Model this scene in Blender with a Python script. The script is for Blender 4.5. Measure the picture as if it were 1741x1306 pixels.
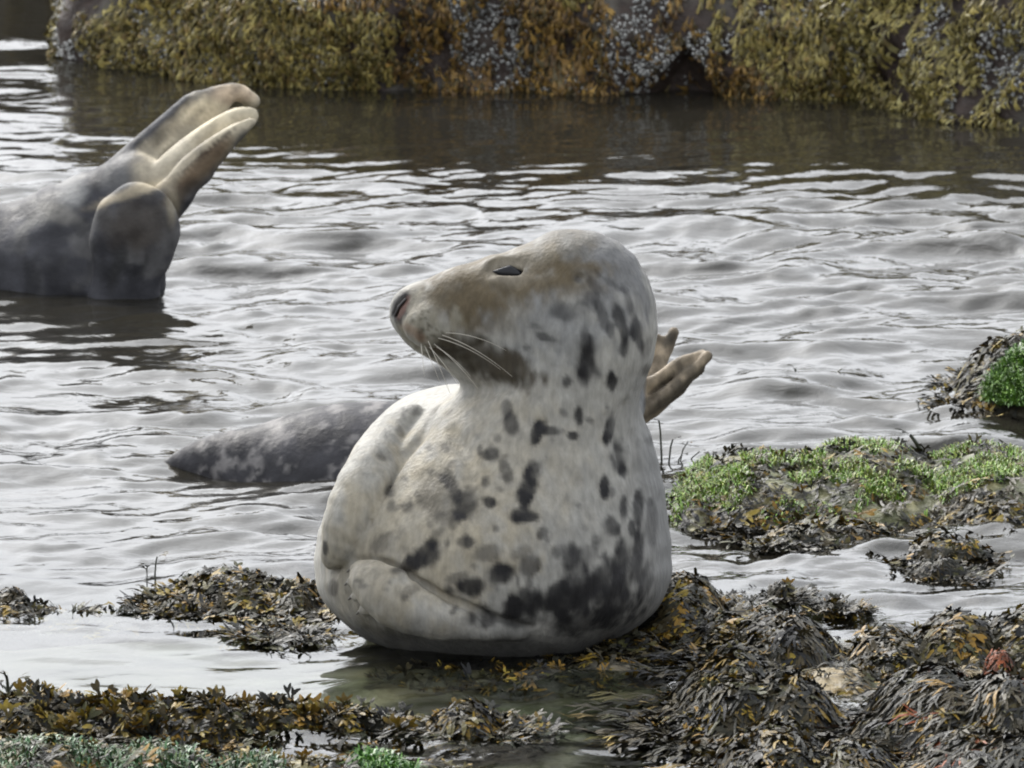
import bpy, math, random
import numpy as np
from mathutils import Vector

# ------------------------------------------------------------------ camera, sky, sun, exposure
scene = bpy.context.scene
for o in list(bpy.data.objects):
    bpy.data.objects.remove(o)
COL = scene.collection
R_ = math.radians
PITCH = R_(10.0)
FPX = 16200.0                       # focal length in photo pixels (1741 wide)
CX, CY = 870.5, 653.0
CAM = np.array([0.0, -12 * math.cos(R_(11.545)), 12 * math.sin(R_(11.545))])
RT = np.array([1.0, 0, 0])
FW = np.array([0, math.cos(PITCH), -math.sin(PITCH)])
UP = np.array([0, math.sin(PITCH), math.cos(PITCH)])

cd = bpy.data.cameras.new('camera')
cam = bpy.data.objects.new('camera', cd)
COL.objects.link(cam)
cam.location = CAM
cam.rotation_euler = (math.pi / 2 - PITCH, 0, 0)
cd.sensor_width = 36.0
cd.lens = 36.0 * FPX / 1741.0
cd.clip_start = 0.1
cd.clip_end = 2000
cd.dof.use_dof = True
cd.dof.focus_distance = 12.0
cd.dof.aperture_fstop = 26.0
scene.camera = cam
scene.render.resolution_x = 1024
scene.render.resolution_y = 768

SUN_EL, SUN_AZ = R_(40), R_(-28)    # azimuth from +Y (away from camera) towards +X
world = bpy.data.worlds.new('World')
scene.world = world
world.use_nodes = True
wn, wl = world.node_tree.nodes, world.node_tree.links
wn.clear()
sky = wn.new('ShaderNodeTexSky')
sky.sky_type = 'NISHITA'
sky.sun_disc = False
sky.sun_elevation = SUN_EL
sky.sun_rotation = SUN_AZ
sky.air_density = 1.0
sky.dust_density = 8.0
hs = wn.new('ShaderNodeHueSaturation')      # thin overcast: the blue is washed out
hs.inputs['Saturation'].default_value = 0.04
hs.inputs['Value'].default_value = 1.0
tc = wn.new('ShaderNodeTexCoord')
mp = wn.new('ShaderNodeMapping')
mp.inputs['Scale'].default_value = (1.6, 1.6, 4.0)
nz = wn.new('ShaderNodeTexNoise')
nz.inputs['Scale'].default_value = 1.7
nz.inputs['Detail'].default_value = 6
rp = wn.new('ShaderNodeMapRange')
rp.inputs[1].default_value = 0.3
rp.inputs[2].default_value = 0.7
rp.inputs[3].default_value = 0.72
rp.inputs[4].default_value = 1.22
mulw = wn.new('ShaderNodeVectorMath')
mulw.operation = 'SCALE'
bg = wn.new('ShaderNodeBackground')
bg.inputs['Strength'].default_value = 0.15
out = wn.new('ShaderNodeOutputWorld')
wl.new(sky.outputs[0], hs.inputs['Color'])
wl.new(tc.outputs['Generated'], mp.inputs['Vector'])
wl.new(mp.outputs[0], nz.inputs['Vector'])
wl.new(nz.outputs['Fac'], rp.inputs[0])
cl = wn.new('ShaderNodeMix'); cl.data_type = 'RGBA'
cl.inputs[0].default_value = 0.45                      # share of even cloud in front of the clear sky
cl.inputs[7].default_value = (7.0, 7.45, 8.2, 1)
wl.new(hs.outputs[0], cl.inputs[6])
wl.new(cl.outputs[2], mulw.inputs[0])
wl.new(rp.outputs[0], mulw.inputs['Scale'])
wl.new(mulw.outputs[0], bg.inputs['Color'])
wl.new(bg.outputs[0], out.inputs['Surface'])

sd = bpy.data.lights.new('sun', 'SUN')
sd.energy = 1.5
sd.angle = R_(14)
sd.color = (1.0, 0.95, 0.87)
sun = bpy.data.objects.new('sun', sd)
COL.objects.link(sun)
sdir = Vector((math.sin(SUN_AZ) * math.cos(SUN_EL), math.cos(SUN_AZ) * math.cos(SUN_EL), math.sin(SUN_EL)))
sun.rotation_euler = sdir.to_track_quat('Z', 'Y').to_euler()
sun.location = sdir * 30

scene.view_settings.view_transform = 'Standard'
scene.view_settings.look = 'None'
scene.view_settings.gamma = 1.0
scene.view_settings.use_curve_mapping = False
scene.view_settings.exposure = 0.88
scene.render.engine = 'CYCLES'
scene.cycles.max_bounces = 8
scene.cycles.transparent_max_bounces = 12
scene.cycles.filter_width = 2.0

rng = np.random.default_rng(11)
random.seed(11)

# ------------------------------------------------------------------ helpers
def ray(px, py):
    d = FW * FPX + RT * (px - CX) + UP * (CY - py)
    return d / np.linalg.norm(d)

def atY(px, py, y):
    d = ray(px, py)
    return CAM + d * ((y - CAM[1]) / d[1])

def atZ(px, py, z=0.0):
    d = ray(px, py)
    return CAM + d * ((z - CAM[2]) / d[2])

def sstep(a, b, x):
    t = np.clip((x - a) / (b - a), 0, 1)
    return t * t * (3 - 2 * t)

def _h(ix, iy, iz, seed):
    n = (ix.astype(np.int64) * 374761393 + iy.astype(np.int64) * 668265263 + iz.astype(np.int64) * 2147483647 + seed * 1274126177) & 0xffffffff
    n = ((n ^ (n >> 13)) * 1274126177) & 0xffffffff
    return ((n ^ (n >> 16)) & 0xffff) / 65535.0

def vnoise(x, y, z=None, seed=0):
    x = np.asarray(x, float); y = np.asarray(y, float)
    z = np.zeros_like(x) if z is None else np.asarray(z, float)
    ix, iy, iz = np.floor(x), np.floor(y), np.floor(z)
    fx, fy, fz = x - ix, y - iy, z - iz
    fx, fy, fz = [f * f * (3 - 2 * f) for f in (fx, fy, fz)]
    r = 0
    for a in (0, 1):
        for b in (0, 1):
            for c in (0, 1):
                w = (fx if a else 1 - fx) * (fy if b else 1 - fy) * (fz if c else 1 - fz)
                r = r + w * _h(ix + a, iy + b, iz + c, seed)
    return r * 2 - 1

def fbm(x, y, z=None, oct=4, seed=0):
    s, a = 0, 1.0
    for i in range(oct):
        k = 2.03 ** i
        s = s + a * vnoise(np.asarray(x) * k, np.asarray(y) * k, None if z is None else np.asarray(z) * k, seed + i)
        a *= 0.5
    return s

def mesh_np(name, V, faces_flat, sizes, smooth=True):
    """fast mesh from numpy: faces_flat = loop vertex ids, sizes = loops per face"""
    me = bpy.data.meshes.new(name)
    V = np.asarray(V, np.float32)
    F = np.asarray(faces_flat, np.int32).ravel()
    S = np.asarray(sizes, np.int32).ravel()
    me.vertices.add(len(V)); me.vertices.foreach_set('co', V.ravel())
    me.loops.add(len(F)); me.loops.foreach_set('vertex_index', F)
    me.polygons.add(len(S))
    st = np.zeros(len(S), np.int32); st[1:] = np.cumsum(S)[:-1]
    me.polygons.foreach_set('loop_start', st)
    me.polygons.foreach_set('loop_total', S)
    me.polygons.foreach_set('use_smooth', np.full(len(S), smooth))
    me.update(calc_edges=True)
    me.validate()
    return me

def quads(name, V, Q, smooth=True):
    Q = np.asarray(Q)
    return mesh_np(name, V, Q.ravel(), np.full(len(Q), Q.shape[1]), smooth)

def set_col(me, C, name='tint'):
    a = me.color_attributes.new(name, 'FLOAT_COLOR', 'POINT')
    C = np.asarray(C, np.float32)
    if C.shape[1] == 3:
        C = np.concatenate([C, np.ones((len(C), 1), np.float32)], 1)
    a.data.foreach_set('color', C.ravel())

def link(name, me, mat=None, parent=None, label=None, cat=None, group=None, kind=None):
    o = bpy.data.objects.new(name, me)
    COL.objects.link(o)
    if me is not None and mat is not None and len(me.materials) == 0:
        me.materials.append(mat)
    if parent is not None:
        o.parent = parent
        o.matrix_parent_inverse = parent.matrix_basis.inverted()   # keep world position
    for k, v in (('label', label), ('category', cat), ('group', group), ('kind', kind)):
        if v:
            o[k] = v
    return o

def empty(name, loc, label, cat, group=None):
    o = link(name, None, label=label, cat=cat, group=group)
    o.empty_display_size = 0.05
    o.location = loc
    return o

def grid_quads(nx, ny):
    i = np.arange(nx * ny).reshape(nx, ny)
    return np.stack([i[:-1, :-1], i[1:, :-1], i[1:, 1:], i[:-1, 1:]], -1).reshape(-1, 4)

# ------------------------------------------------------------------ materials
def new_mat(name):
    m = bpy.data.materials.new(name)
    m.use_nodes = True
    n, l = m.node_tree.nodes, m.node_tree.links
    n.clear()
    o = n.new('ShaderNodeOutputMaterial')
    return m, n, l, o

def principled(name, rough=0.5, spec=0.5, bump_scale=60, bump=0.3, bump_dist=0.004, var=0.25, var_scale=30,
               color=None, attr='tint', coat=0.0, sheen=0.0, stretch=(1, 1, 1), rough_var=0.0):
    m, n, l, o = new_mat(name)
    p = n.new('ShaderNodeBsdfPrincipled')
    l.new(p.outputs[0], o.inputs['Surface'])
    p.inputs['Roughness'].default_value = rough
    p.inputs['Specular IOR Level'].default_value = spec
    p.inputs['Coat Weight'].default_value = coat
    p.inputs['Coat Roughness'].default_value = 0.15
    p.inputs['Sheen Weight'].default_value = sheen
    t = n.new('ShaderNodeTexCoord')
    mpn = n.new('ShaderNodeMapping')
    mpn.inputs['Scale'].default_value = stretch
    l.new(t.outputs['Object'], mpn.inputs[0])
    if color is None:
        a = n.new('ShaderNodeAttribute'); a.attribute_name = attr
        csock = a.outputs['Color']
    else:
        c = n.new('ShaderNodeRGB'); c.outputs[0].default_value = (*color, 1)
        csock = c.outputs[0]
    nv = n.new('ShaderNodeTexNoise')
    nv.inputs['Scale'].default_value = var_scale
    nv.inputs['Detail'].default_value = 5
    l.new(mpn.outputs[0], nv.inputs['Vector'])
    mr = n.new('ShaderNodeMapRange')
    mr.inputs[1].default_value = 0.25; mr.inputs[2].default_value = 0.75
    mr.inputs[3].default_value = 1 - var; mr.inputs[4].default_value = 1 + var
    l.new(nv.outputs['Fac'], mr.inputs[0])
    vm = n.new('ShaderNodeVectorMath'); vm.operation = 'SCALE'
    l.new(csock, vm.inputs[0]); l.new(mr.outputs[0], vm.inputs['Scale'])
    l.new(vm.outputs[0], p.inputs['Base Color'])
    if rough_var:
        r2 = n.new('ShaderNodeMapRange')
        r2.inputs[1].default_value = 0.3; r2.inputs[2].default_value = 0.7
        r2.inputs[3].default_value = rough - rough_var; r2.inputs[4].default_value = rough + rough_var
        l.new(nv.outputs['Fac'], r2.inputs[0]); l.new(r2.outputs[0], p.inputs['Roughness'])
    if bump:
        nb = n.new('ShaderNodeTexNoise')
        nb.inputs['Scale'].default_value = bump_scale
        nb.inputs['Detail'].default_value = 6
        l.new(mpn.outputs[0], nb.inputs['Vector'])
        b = n.new('ShaderNodeBump')
        b.inputs['Strength'].default_value = bump
        b.inputs['Distance'].default_value = bump_dist
        l.new(nb.outputs['Fac'], b.inputs['Height'])
        l.new(b.outputs[0], p.inputs['Normal'])
    return m

M_fur = principled('pale_fur', rough=0.6, spec=0.18, bump_scale=130, bump=0.55, bump_dist=0.003, var=0.24, var_scale=75, sheen=0.04, stretch=(1.6, 1.6, .6))
M_wetfur = principled('wet_dark_fur', rough=0.58, spec=0.16, bump_scale=140, bump=0.4, bump_dist=0.003, var=0.3, var_scale=45, rough_var=0.1)
M_weed = principled('wet_wrack', rough=0.5, spec=0.2, bump_scale=240, bump=0.5, bump_dist=0.003, var=0.35, var_scale=110, rough_var=0.14)
M_hang = principled('hanging_wrack', rough=0.5, spec=0.35, bump_scale=200, bump=0.4, bump_dist=0.003, var=0.35, var_scale=60)
M_green = principled('green_weed', rough=0.45, spec=0.4, bump=0, var=0.35, var_scale=60)
M_rock = principled('wet_rock', rough=0.55, spec=0.3, bump_scale=90, bump=0.7, bump_dist=0.008, var=0.4, var_scale=50, rough_var=0.15)
M_bed = principled('sea_floor', rough=0.6, spec=0.3, bump_scale=40, bump=0.6, bump_dist=0.01, var=0.5, var_scale=14)
M_eye = principled('eye', rough=0.25, spec=0.3, bump=0, var=0.0, color=(0.012, 0.012, 0.014))
M_nostril = principled('nostril_skin', rough=0.35, bump=0.2, var=0.2, color=(0.02, 0.017, 0.016))
M_claw = principled('claw', rough=0.4, bump=0, var=0.1, color=(0.10, 0.09, 0.075))
M_whisker = principled('whisker', rough=0.4, bump=0, var=0.05, color=(0.42, 0.39, 0.33))
M_barn = principled('barnacle', rough=0.7, spec=0.3, bump=0, var=0.3, var_scale=200)

def water_mat():
    m, n, l, o = new_mat('sea_water')
    t = n.new('ShaderNodeTexCoord')
    mpn = n.new('ShaderNodeMapping'); mpn.inputs['Scale'].default_value = (0.75, 1.0, 1.0)
    l.new(t.outputs['Object'], mpn.inputs[0])
    nb = n.new('ShaderNodeTexNoise'); nb.inputs['Scale'].default_value = 26; nb.inputs['Detail'].default_value = 3
    nb.inputs['Distortion'].default_value = 0.6
    l.new(mpn.outputs[0], nb.inputs['Vector'])
    ca = n.new('ShaderNodeAttribute'); ca.attribute_name = 'chop'
    b = n.new('ShaderNodeBump'); b.inputs['Distance'].default_value = 0.006
    mul = n.new('ShaderNodeMath'); mul.operation = 'MULTIPLY'; mul.inputs[1].default_value = 0.4
    l.new(ca.outputs['Fac'], mul.inputs[0]); l.new(mul.outputs[0], b.inputs['Strength'])
    l.new(nb.outputs['Fac'], b.inputs['Height'])
    fr = n.new('ShaderNodeFresnel'); fr.inputs['IOR'].default_value = 1.34
    l.new(b.outputs[0], fr.inputs['Normal'])
    g = n.new('ShaderNodeBsdfGlossy'); g.inputs['Roughness'].default_value = 0.035
    g.inputs['Color'].default_value = (1, 1, 1, 1)
    l.new(b.outputs[0], g.inputs['Normal'])
    tr = n.new('ShaderNodeBsdfTransparent'); tr.inputs['Color'].default_value = (0.80, 0.86, 0.78, 1)
    # suspended silt: a little of the light that enters comes back as grey-green
    df = n.new('ShaderNodeBsdfDiffuse'); df.inputs['Color'].default_value = (0.022, 0.020, 0.015, 1)
    da = n.new('ShaderNodeAttribute'); da.attribute_name = 'depth'
    mx0 = n.new('ShaderNodeMixShader')
    l.new(da.outputs['Fac'], mx0.inputs[0]); l.new(tr.outputs[0], mx0.inputs[1]); l.new(df.outputs[0], mx0.inputs[2])
    mx = n.new('ShaderNodeMixShader')
    l.new(fr.outputs[0], mx.inputs[0]); l.new(mx0.outputs[0], mx.inputs[1]); l.new(g.outputs[0], mx.inputs[2])
    l.new(mx.outputs[0], o.inputs['Surface'])
    return m
M_water = water_mat()

# ------------------------------------------------------------------ sea floor and mounds (height fields)
def bed_h(x, y):
    d = sstep(0.05, 0.9, y + 0.08 * vnoise(x * 3, y * 2, seed=5))
    z = -0.017 - 0.40 * d - 0.02 * sstep(-0.2, -1.0, y) * sstep(0.1, -0.3, x)
    return z + 0.007 * fbm(x * 9, y * 6, oct=3, seed=21) * (1 - 0.5 * d)

# mound = name, label, [bumps (px, py on the ground, half width px, half depth m, height m)]
def bumps_world(bs):
    r = []
    for px, py, hw, hd, h in bs:
        c = atZ(px, py, 0.0)
        sc = FPX / np.dot(c - CAM, FW)
        r.append((c[0], c[1], hw / sc, hd, h - (0.014 if h > .02 else 0.004)))
    return r

def mound_h(bw, x, y, seed=3, rough=0.25):
    z = np.full(np.shape(x), -1.0)
    for cx, cy, wx, wy, h in bw:
        q = ((x - cx) / wx) ** 2 + ((y - cy) / wy) ** 2
        zz = (h + 0.06) * np.clip(1 - q ** 1.15, -1, 1) * 1.0 - 0.06 + 0.0
        zz = np.where(q < 1, np.minimum((h + 0.05) * np.sqrt(np.clip(1 - q, 0, 1)) - 0.05, h), -0.05 - 0.1 * (q - 1))
        z = np.where(zz > z, zz, z)
    n = fbm(x * 14, y * 11, oct=3, seed=seed)
    return z + rough * 0.03 * n

# ------------------------------------------------------------------ frond library
def ribbon(pts, widths, vee=0.25):
    """flat ribbon along pts (u,v) with a raised midrib: returns V (u,v,w), T (0..1), tris"""
    pts = np.asarray(pts, float); n = len(pts)
    d = np.gradient(pts, axis=0); d /= np.linalg.norm(d, axis=1)[:, None] + 1e-9
    nrm = np.stack([-d[:, 1], d[:, 0]], 1)
    V = []
    for i in range(n):
        w = widths[i]
        V.append((*(pts[i] - nrm[i] * w), 0)); V.append((*(pts[i] + nrm[i] * w), vee * w))
    F = []
    for i in range(n - 1):
        a = i * 2
        F += [(a, a + 1, a + 3), (a, a + 3, a + 2)]
    return np.array(V), np.array(F)

def frond_proto(rs, L=0.11, w=0.0055, levels=3, fork=0.42, segs=2):
    VV, TT, FF = [], [], []
    base = 0
    stack = [((0.0, 0.0), rs.uniform(-.1, .1), 0)]
    sl = L / (levels + 1)
    while stack:
        p, ang, lev = stack.pop()
        l = sl * rs.uniform(0.75, 1.25)
        a1 = ang + rs.uniform(-.3, .3)
        pts, wd = [], []
        sg = 3 if lev == levels else segs
        for k in range(sg + 1):
            t = k / sg
            a = ang + (a1 - ang) * t
            q = (p[0] + math.cos(a) * l * t, p[1] + math.sin(a) * l * t)
            pts.append(q)
            tipf = 1.0
            if lev == levels:
                tipf = (1.1, 1.45, 1.3, 0.45)[k]
            wd.append(w * tipf * (0.45 if (lev == 0 and k == 0) else 1.0) * rs.uniform(.85, 1.15))
        V, F = ribbon(pts, wd)
        V[:, 2] += 0.0008 * lev * rs.uniform(-1, 1)
        VV.append(V); FF.append(F + base); base += len(V)
        TT.append(np.repeat((lev + np.linspace(0, 1, sg + 1)) / (levels + 1), 2))
        if lev < levels:
            f = fork * rs.uniform(.6, 1.3)
            stack.append((pts[-1], a1 + f, lev + 1))
            if rs.random() < 0.9:
                stack.append((pts[-1], a1 - f, lev + 1))
    return np.concatenate(VV), np.concatenate(TT), np.concatenate(FF)

_rs = random.Random(5)
WRACK = [frond_proto(_rs, L=_rs.uniform(.045, .075), w=_rs.uniform(.0014, .0024), levels=3, fork=.5) for _ in range(16)]
STRAP = [frond_proto(_rs, L=_rs.uniform(.10, .16), w=_rs.uniform(.0014, .0022), levels=2, fork=.16) for _ in range(10)]
SMALL = [frond_proto(_rs, L=_rs.uniform(.022, .04), w=_rs.uniform(.0014, .0024), levels=2, fork=.55) for _ in range(14)]
TINY = [frond_proto(_rs, L=_rs.uniform(.018, .034), w=_rs.uniform(.0018, .0030), levels=1, fork=.5) for _ in range(10)]

PAL_DARK = [(.011, .011, .008), (.016, .015, .009), (.024, .020, .010), (.009, .009, .009), (.030, .023, .010)]
PAL_TIP = [(.08, .068, .02), (.20, .13, .018), (.13, .085, .016), (.05, .05, .018), (.22, .125, .018), (.22, .16, .022)]

def colours(T, rs, ochre, rust=0.0):
    b = np.array(rs.choice(PAL_DARK)); t = np.array(rs.choice(PAL_TIP))
    if rs.random() > ochre:
        t = b * rs.uniform(1.0, 1.9)
    if rs.random() < rust:
        b = np.array((.10, .03, .012)); t = np.array((.22, .055, .016))
    k = sstep(0.3, 1.0, T)[:, None]
    return b * (1 - k) + t * k

def drape_all(jobs, hfun, rs, ochre, floor, rust):
    """lay fronds over a height field, every piece following the surface below it"""
    xs_, ys_, zs_, meta = [], [], [], []
    for proto, x, y, ang, scale, lift, curl in jobs:
        V, T, F = proto
        u, v, w = V[:, 0] * scale, V[:, 1] * scale, V[:, 2] * scale
        v = v + 0.006 * scale * np.sin(u / (0.025 * scale) + rs.uniform(0, 6))
        c, sn = math.cos(ang), math.sin(ang)
        xs_.append(x + c * u - sn * v); ys_.append(y + sn * u + c * v)
        zs_.append(w + lift * (0.4 + 0.6 * np.sin(np.clip(T * 1.6, 0, 1) * math.pi)) + curl * T ** 2 * scale * 0.02
                   + 0.003 * np.sin(u * 150 + rs.uniform(0, 6)) * T + rs.uniform(-.3, .3) * v)
        meta.append((len(u), F, colours(T, rs, ochre, rust)))
    if not jobs:
        return []
    Xa, Ya = np.concatenate(xs_), np.concatenate(ys_)
    Za = np.maximum(hfun(Xa, Ya), floor) + np.concatenate(zs_)
    P = np.stack([Xa, Ya, Za], 1)
    items, n = [], 0
    for m, F, C in meta:
        items.append((P[n:n + m], F, C)); n += m
    return items

def upright(proto, z0, x, y, ang, scale, lean, rs, ochre=0.3):
    """frond standing up out of the weed bed, leaning over"""
    V, T, F = proto
    u, v, w = V[:, 0] * scale, V[:, 1] * scale, V[:, 2] * scale
    c, s = math.cos(ang), math.sin(ang)
    th = lean * (0.3 + T)
    rr = u * np.sin(th); zz = u * np.cos(th)
    X = x + c * rr - s * v + w * c
    Y = y + s * rr + c * v + w * s
    return np.stack([X, Y, z0 - 0.004 + zz], 1), F, colours(T, rs, ochre)

def join_tris(name, items, smooth=True):
    Vs, Fs, Cs, n = [], [], [], 0
    for V, F, C in items:
        Vs.append(V); Fs.append(F + n); Cs.append(C); n += len(V)
    V = np.concatenate(Vs); F = np.concatenate(Fs); C = np.concatenate(Cs)
    me = quads(name, V, F, smooth)
    set_col(me, C)
    return me

# ------------------------------------------------------------------ structure: sea floor, water
def graded(core0, core1, step, outs):
    c = np.arange(core0, core1 + 1e-6, step)
    lo = [core0 - o for o in outs][::-1]
    hi = [core1 + o for o in outs]
    return np.concatenate([lo, c, hi])

OUT = [.03, .08, .16, .3, .5, .8, 1.2, 2, 3.5, 6, 10, 18, 35, 70, 150, 300]
xs = graded(-1.5, 1.5, 0.03, OUT); ys = graded(-1.4, 1.2, 0.025, OUT)
X, Y = np.meshgrid(xs, ys, indexing='ij')
Z = bed_h(X, Y)
# the foreshore: the flat rises slowly towards the photographer and behind the ledge
Z = Z + 0.25 * sstep(-1.6, -6, Y) + 2.0 * sstep(-6, -40, Y)
Z = Z + 0.75 * sstep(7.6, 14, Y) + 8 * sstep(14, 200, Y)
me = quads('sea_floor', np.stack([X, Y, Z], -1).reshape(-1, 3), grid_quads(len(xs), len(ys)))
cn = fbm(X.ravel() * 7, Y.ravel() * 5, oct=4, seed=8)
c0 = np.array((.075, .068, .04)); c1 = np.array((.20, .165, .10)); c2 = np.array((.055, .062, .028))
k1 = sstep(.1, .7, cn)[:, None]; k2 = sstep(.15, .6, fbm(X.ravel() * 5, Y.ravel() * 5, oct=3, seed=31))[:, None] * .7
CC = c0 * (1 - k1) + c1 * k1
CC = CC * (1 - k2) + c2 * k2
set_col(me, CC)
link('sea_floor', me, M_bed, kind='structure')

xs = graded(-1.25, 1.25, 0.0085, OUT); ys = graded(-1.0, 5.4, 0.0095, OUT)
X, Y = np.meshgrid(xs, ys, indexing='ij')
calm_wall = sstep(4.5, 3.4, Y + 0.25 * vnoise(X * 1.3, Y * 1.3, seed=3))           # lee of the ledge
shal = sstep(0.05, 0.75, Y)                                                      # shallows damp the waves
right = sstep(0.18, 0.4, X) * sstep(-0.35, 0.0, Y)
amp = np.maximum(shal, 0.55 * right) * (0.22 + 0.78 * calm_wall)
amp = np.maximum(amp, 0.28 + 0.45 * sstep(-.22, -.45, Y))
patch = 0.75 + 0.5 * vnoise(X * 1.1 + 4, Y * 0.9, seed=15)
inner = (np.abs(X) < 4) & (Y > -4) & (Y < 9)
Hh = np.zeros_like(X)
wr = np.random.default_rng(4)
# warp keeps crests short and uneven
wx = X + 0.05 * fbm(X * 4, Y * 4, oct=2, seed=40); wy = Y + 0.06 * fbm(X * 3.2, Y * 3.2, oct=2, seed=44)
for i in range(60):
    lam = 0.05 * (0.5 / 0.05) ** wr.random()
    th = wr.normal(-math.pi / 2 + 0.3, 0.6)
    k = 2 * math.pi / lam
    ph = k * (math.cos(th) * wx + math.sin(th) * wy) + wr.uniform(0, 6.3)
    a = 0.00118 * (lam / 0.2) ** 0.85 * wr.uniform(.5, 1.3)
    s = np.sin(ph)
    Hh += a * (s + 0.35 * (s * s - 0.5))
Hh = Hh * amp * patch
Hh += amp * 0.0012 * fbm(wx * 30, wy * 22, oct=2, seed=60)
Hh = np.where(inner, Hh, Hh * 0.25)
V = np.stack([X, Y, Hh], -1).reshape(-1, 3)
me = quads('water', V, grid_quads(len(xs), len(ys)))
chop = me.attributes.new('chop', 'FLOAT', 'POINT')
chop.data.foreach_set('value', (0.15 + 0.85 * amp * np.clip(patch, .4, 1.3)).ravel().astype(np.float32))
dp = me.attributes.new('depth', 'FLOAT', 'POINT')
depth = sstep(0.05, 0.42, -bed_h(X, Y)) * 0.8 + 0.04
dp.data.foreach_set('value', depth.ravel().astype(np.float32))
link('water', me, M_water, kind='structure')

# ------------------------------------------------------------------ SDF toolkit for the animals
def smin(a, b, k):
    h = np.clip(0.5 + 0.5 * (b - a) / k, 0, 1)
    return b * (1 - h) + a * h - k * h * (1 - h)

def smax(a, b, k):
    return -smin(-a, -b, k)

def ell(P, c, r, M=None):
    q = P - np.asarray(c, P.dtype)
    if M is not None:
        q = q @ np.asarray(M, P.dtype).T
    r = np.asarray(r, P.dtype)
    k0 = np.sqrt(((q / r) ** 2).sum(-1)); k1 = np.sqrt(((q / (r * r)) ** 2).sum(-1)) + 1e-9
    return k0 * (k0 - 1) / k1

def cone(P, a, b, ra, rb):
    a = np.asarray(a, P.dtype); b = np.asarray(b, P.dtype)
    ba = b - a
    t = np.clip(((P - a) @ ba) / (ba @ ba), 0, 1)
    return np.sqrt(((P - a - t[..., None] * ba) ** 2).sum(-1)) - (ra + (rb - ra) * t)

def spline(pts, rad, m=4):
    pts = np.asarray(pts, float); rad = np.asarray(rad, float)
    A = np.concatenate([pts, rad[:, None]], 1)
    A = np.concatenate([2 * A[:1] - A[1:2], A, 2 * A[-1:] - A[-2:-1]])
    o = []
    for i in range(1, len(A) - 2):
        for t in np.arange(m) / m:
            o.append(.5 * (2 * A[i] + (A[i + 1] - A[i - 1]) * t + (2 * A[i - 1] - 5 * A[i] + 4 * A[i + 1] - A[i + 2]) * t * t
                           + (3 * A[i] - A[i - 1] - 3 * A[i + 1] + A[i + 2]) * t ** 3))
    o.append(A[-2])
    o = np.array(o)
    return o[:, :3], np.maximum(o[:, 3], .0005)

def chain(P, pts, rad, k, n=None, flat=1.0):
    """tapering limb through pts; n, flat squash it along n"""
    pts, rad = spline(pts, rad) if len(pts) > 2 else (np.asarray(pts, float), rad)
    if n is not None:
        n = np.asarray(n, float); n = n / np.linalg.norm(n)
        P = P + ((flat - 1) * (P @ n.astype(P.dtype)))[..., None] * n.astype(P.dtype)
        pts = pts + ((flat - 1) * (pts @ n))[:, None] * n
    d = None
    for i in range(len(pts) - 1):
        e = cone(P, pts[i], pts[i + 1], rad[i], rad[i + 1])
        d = e if d is None else np.minimum(d, e)
    return d

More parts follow.
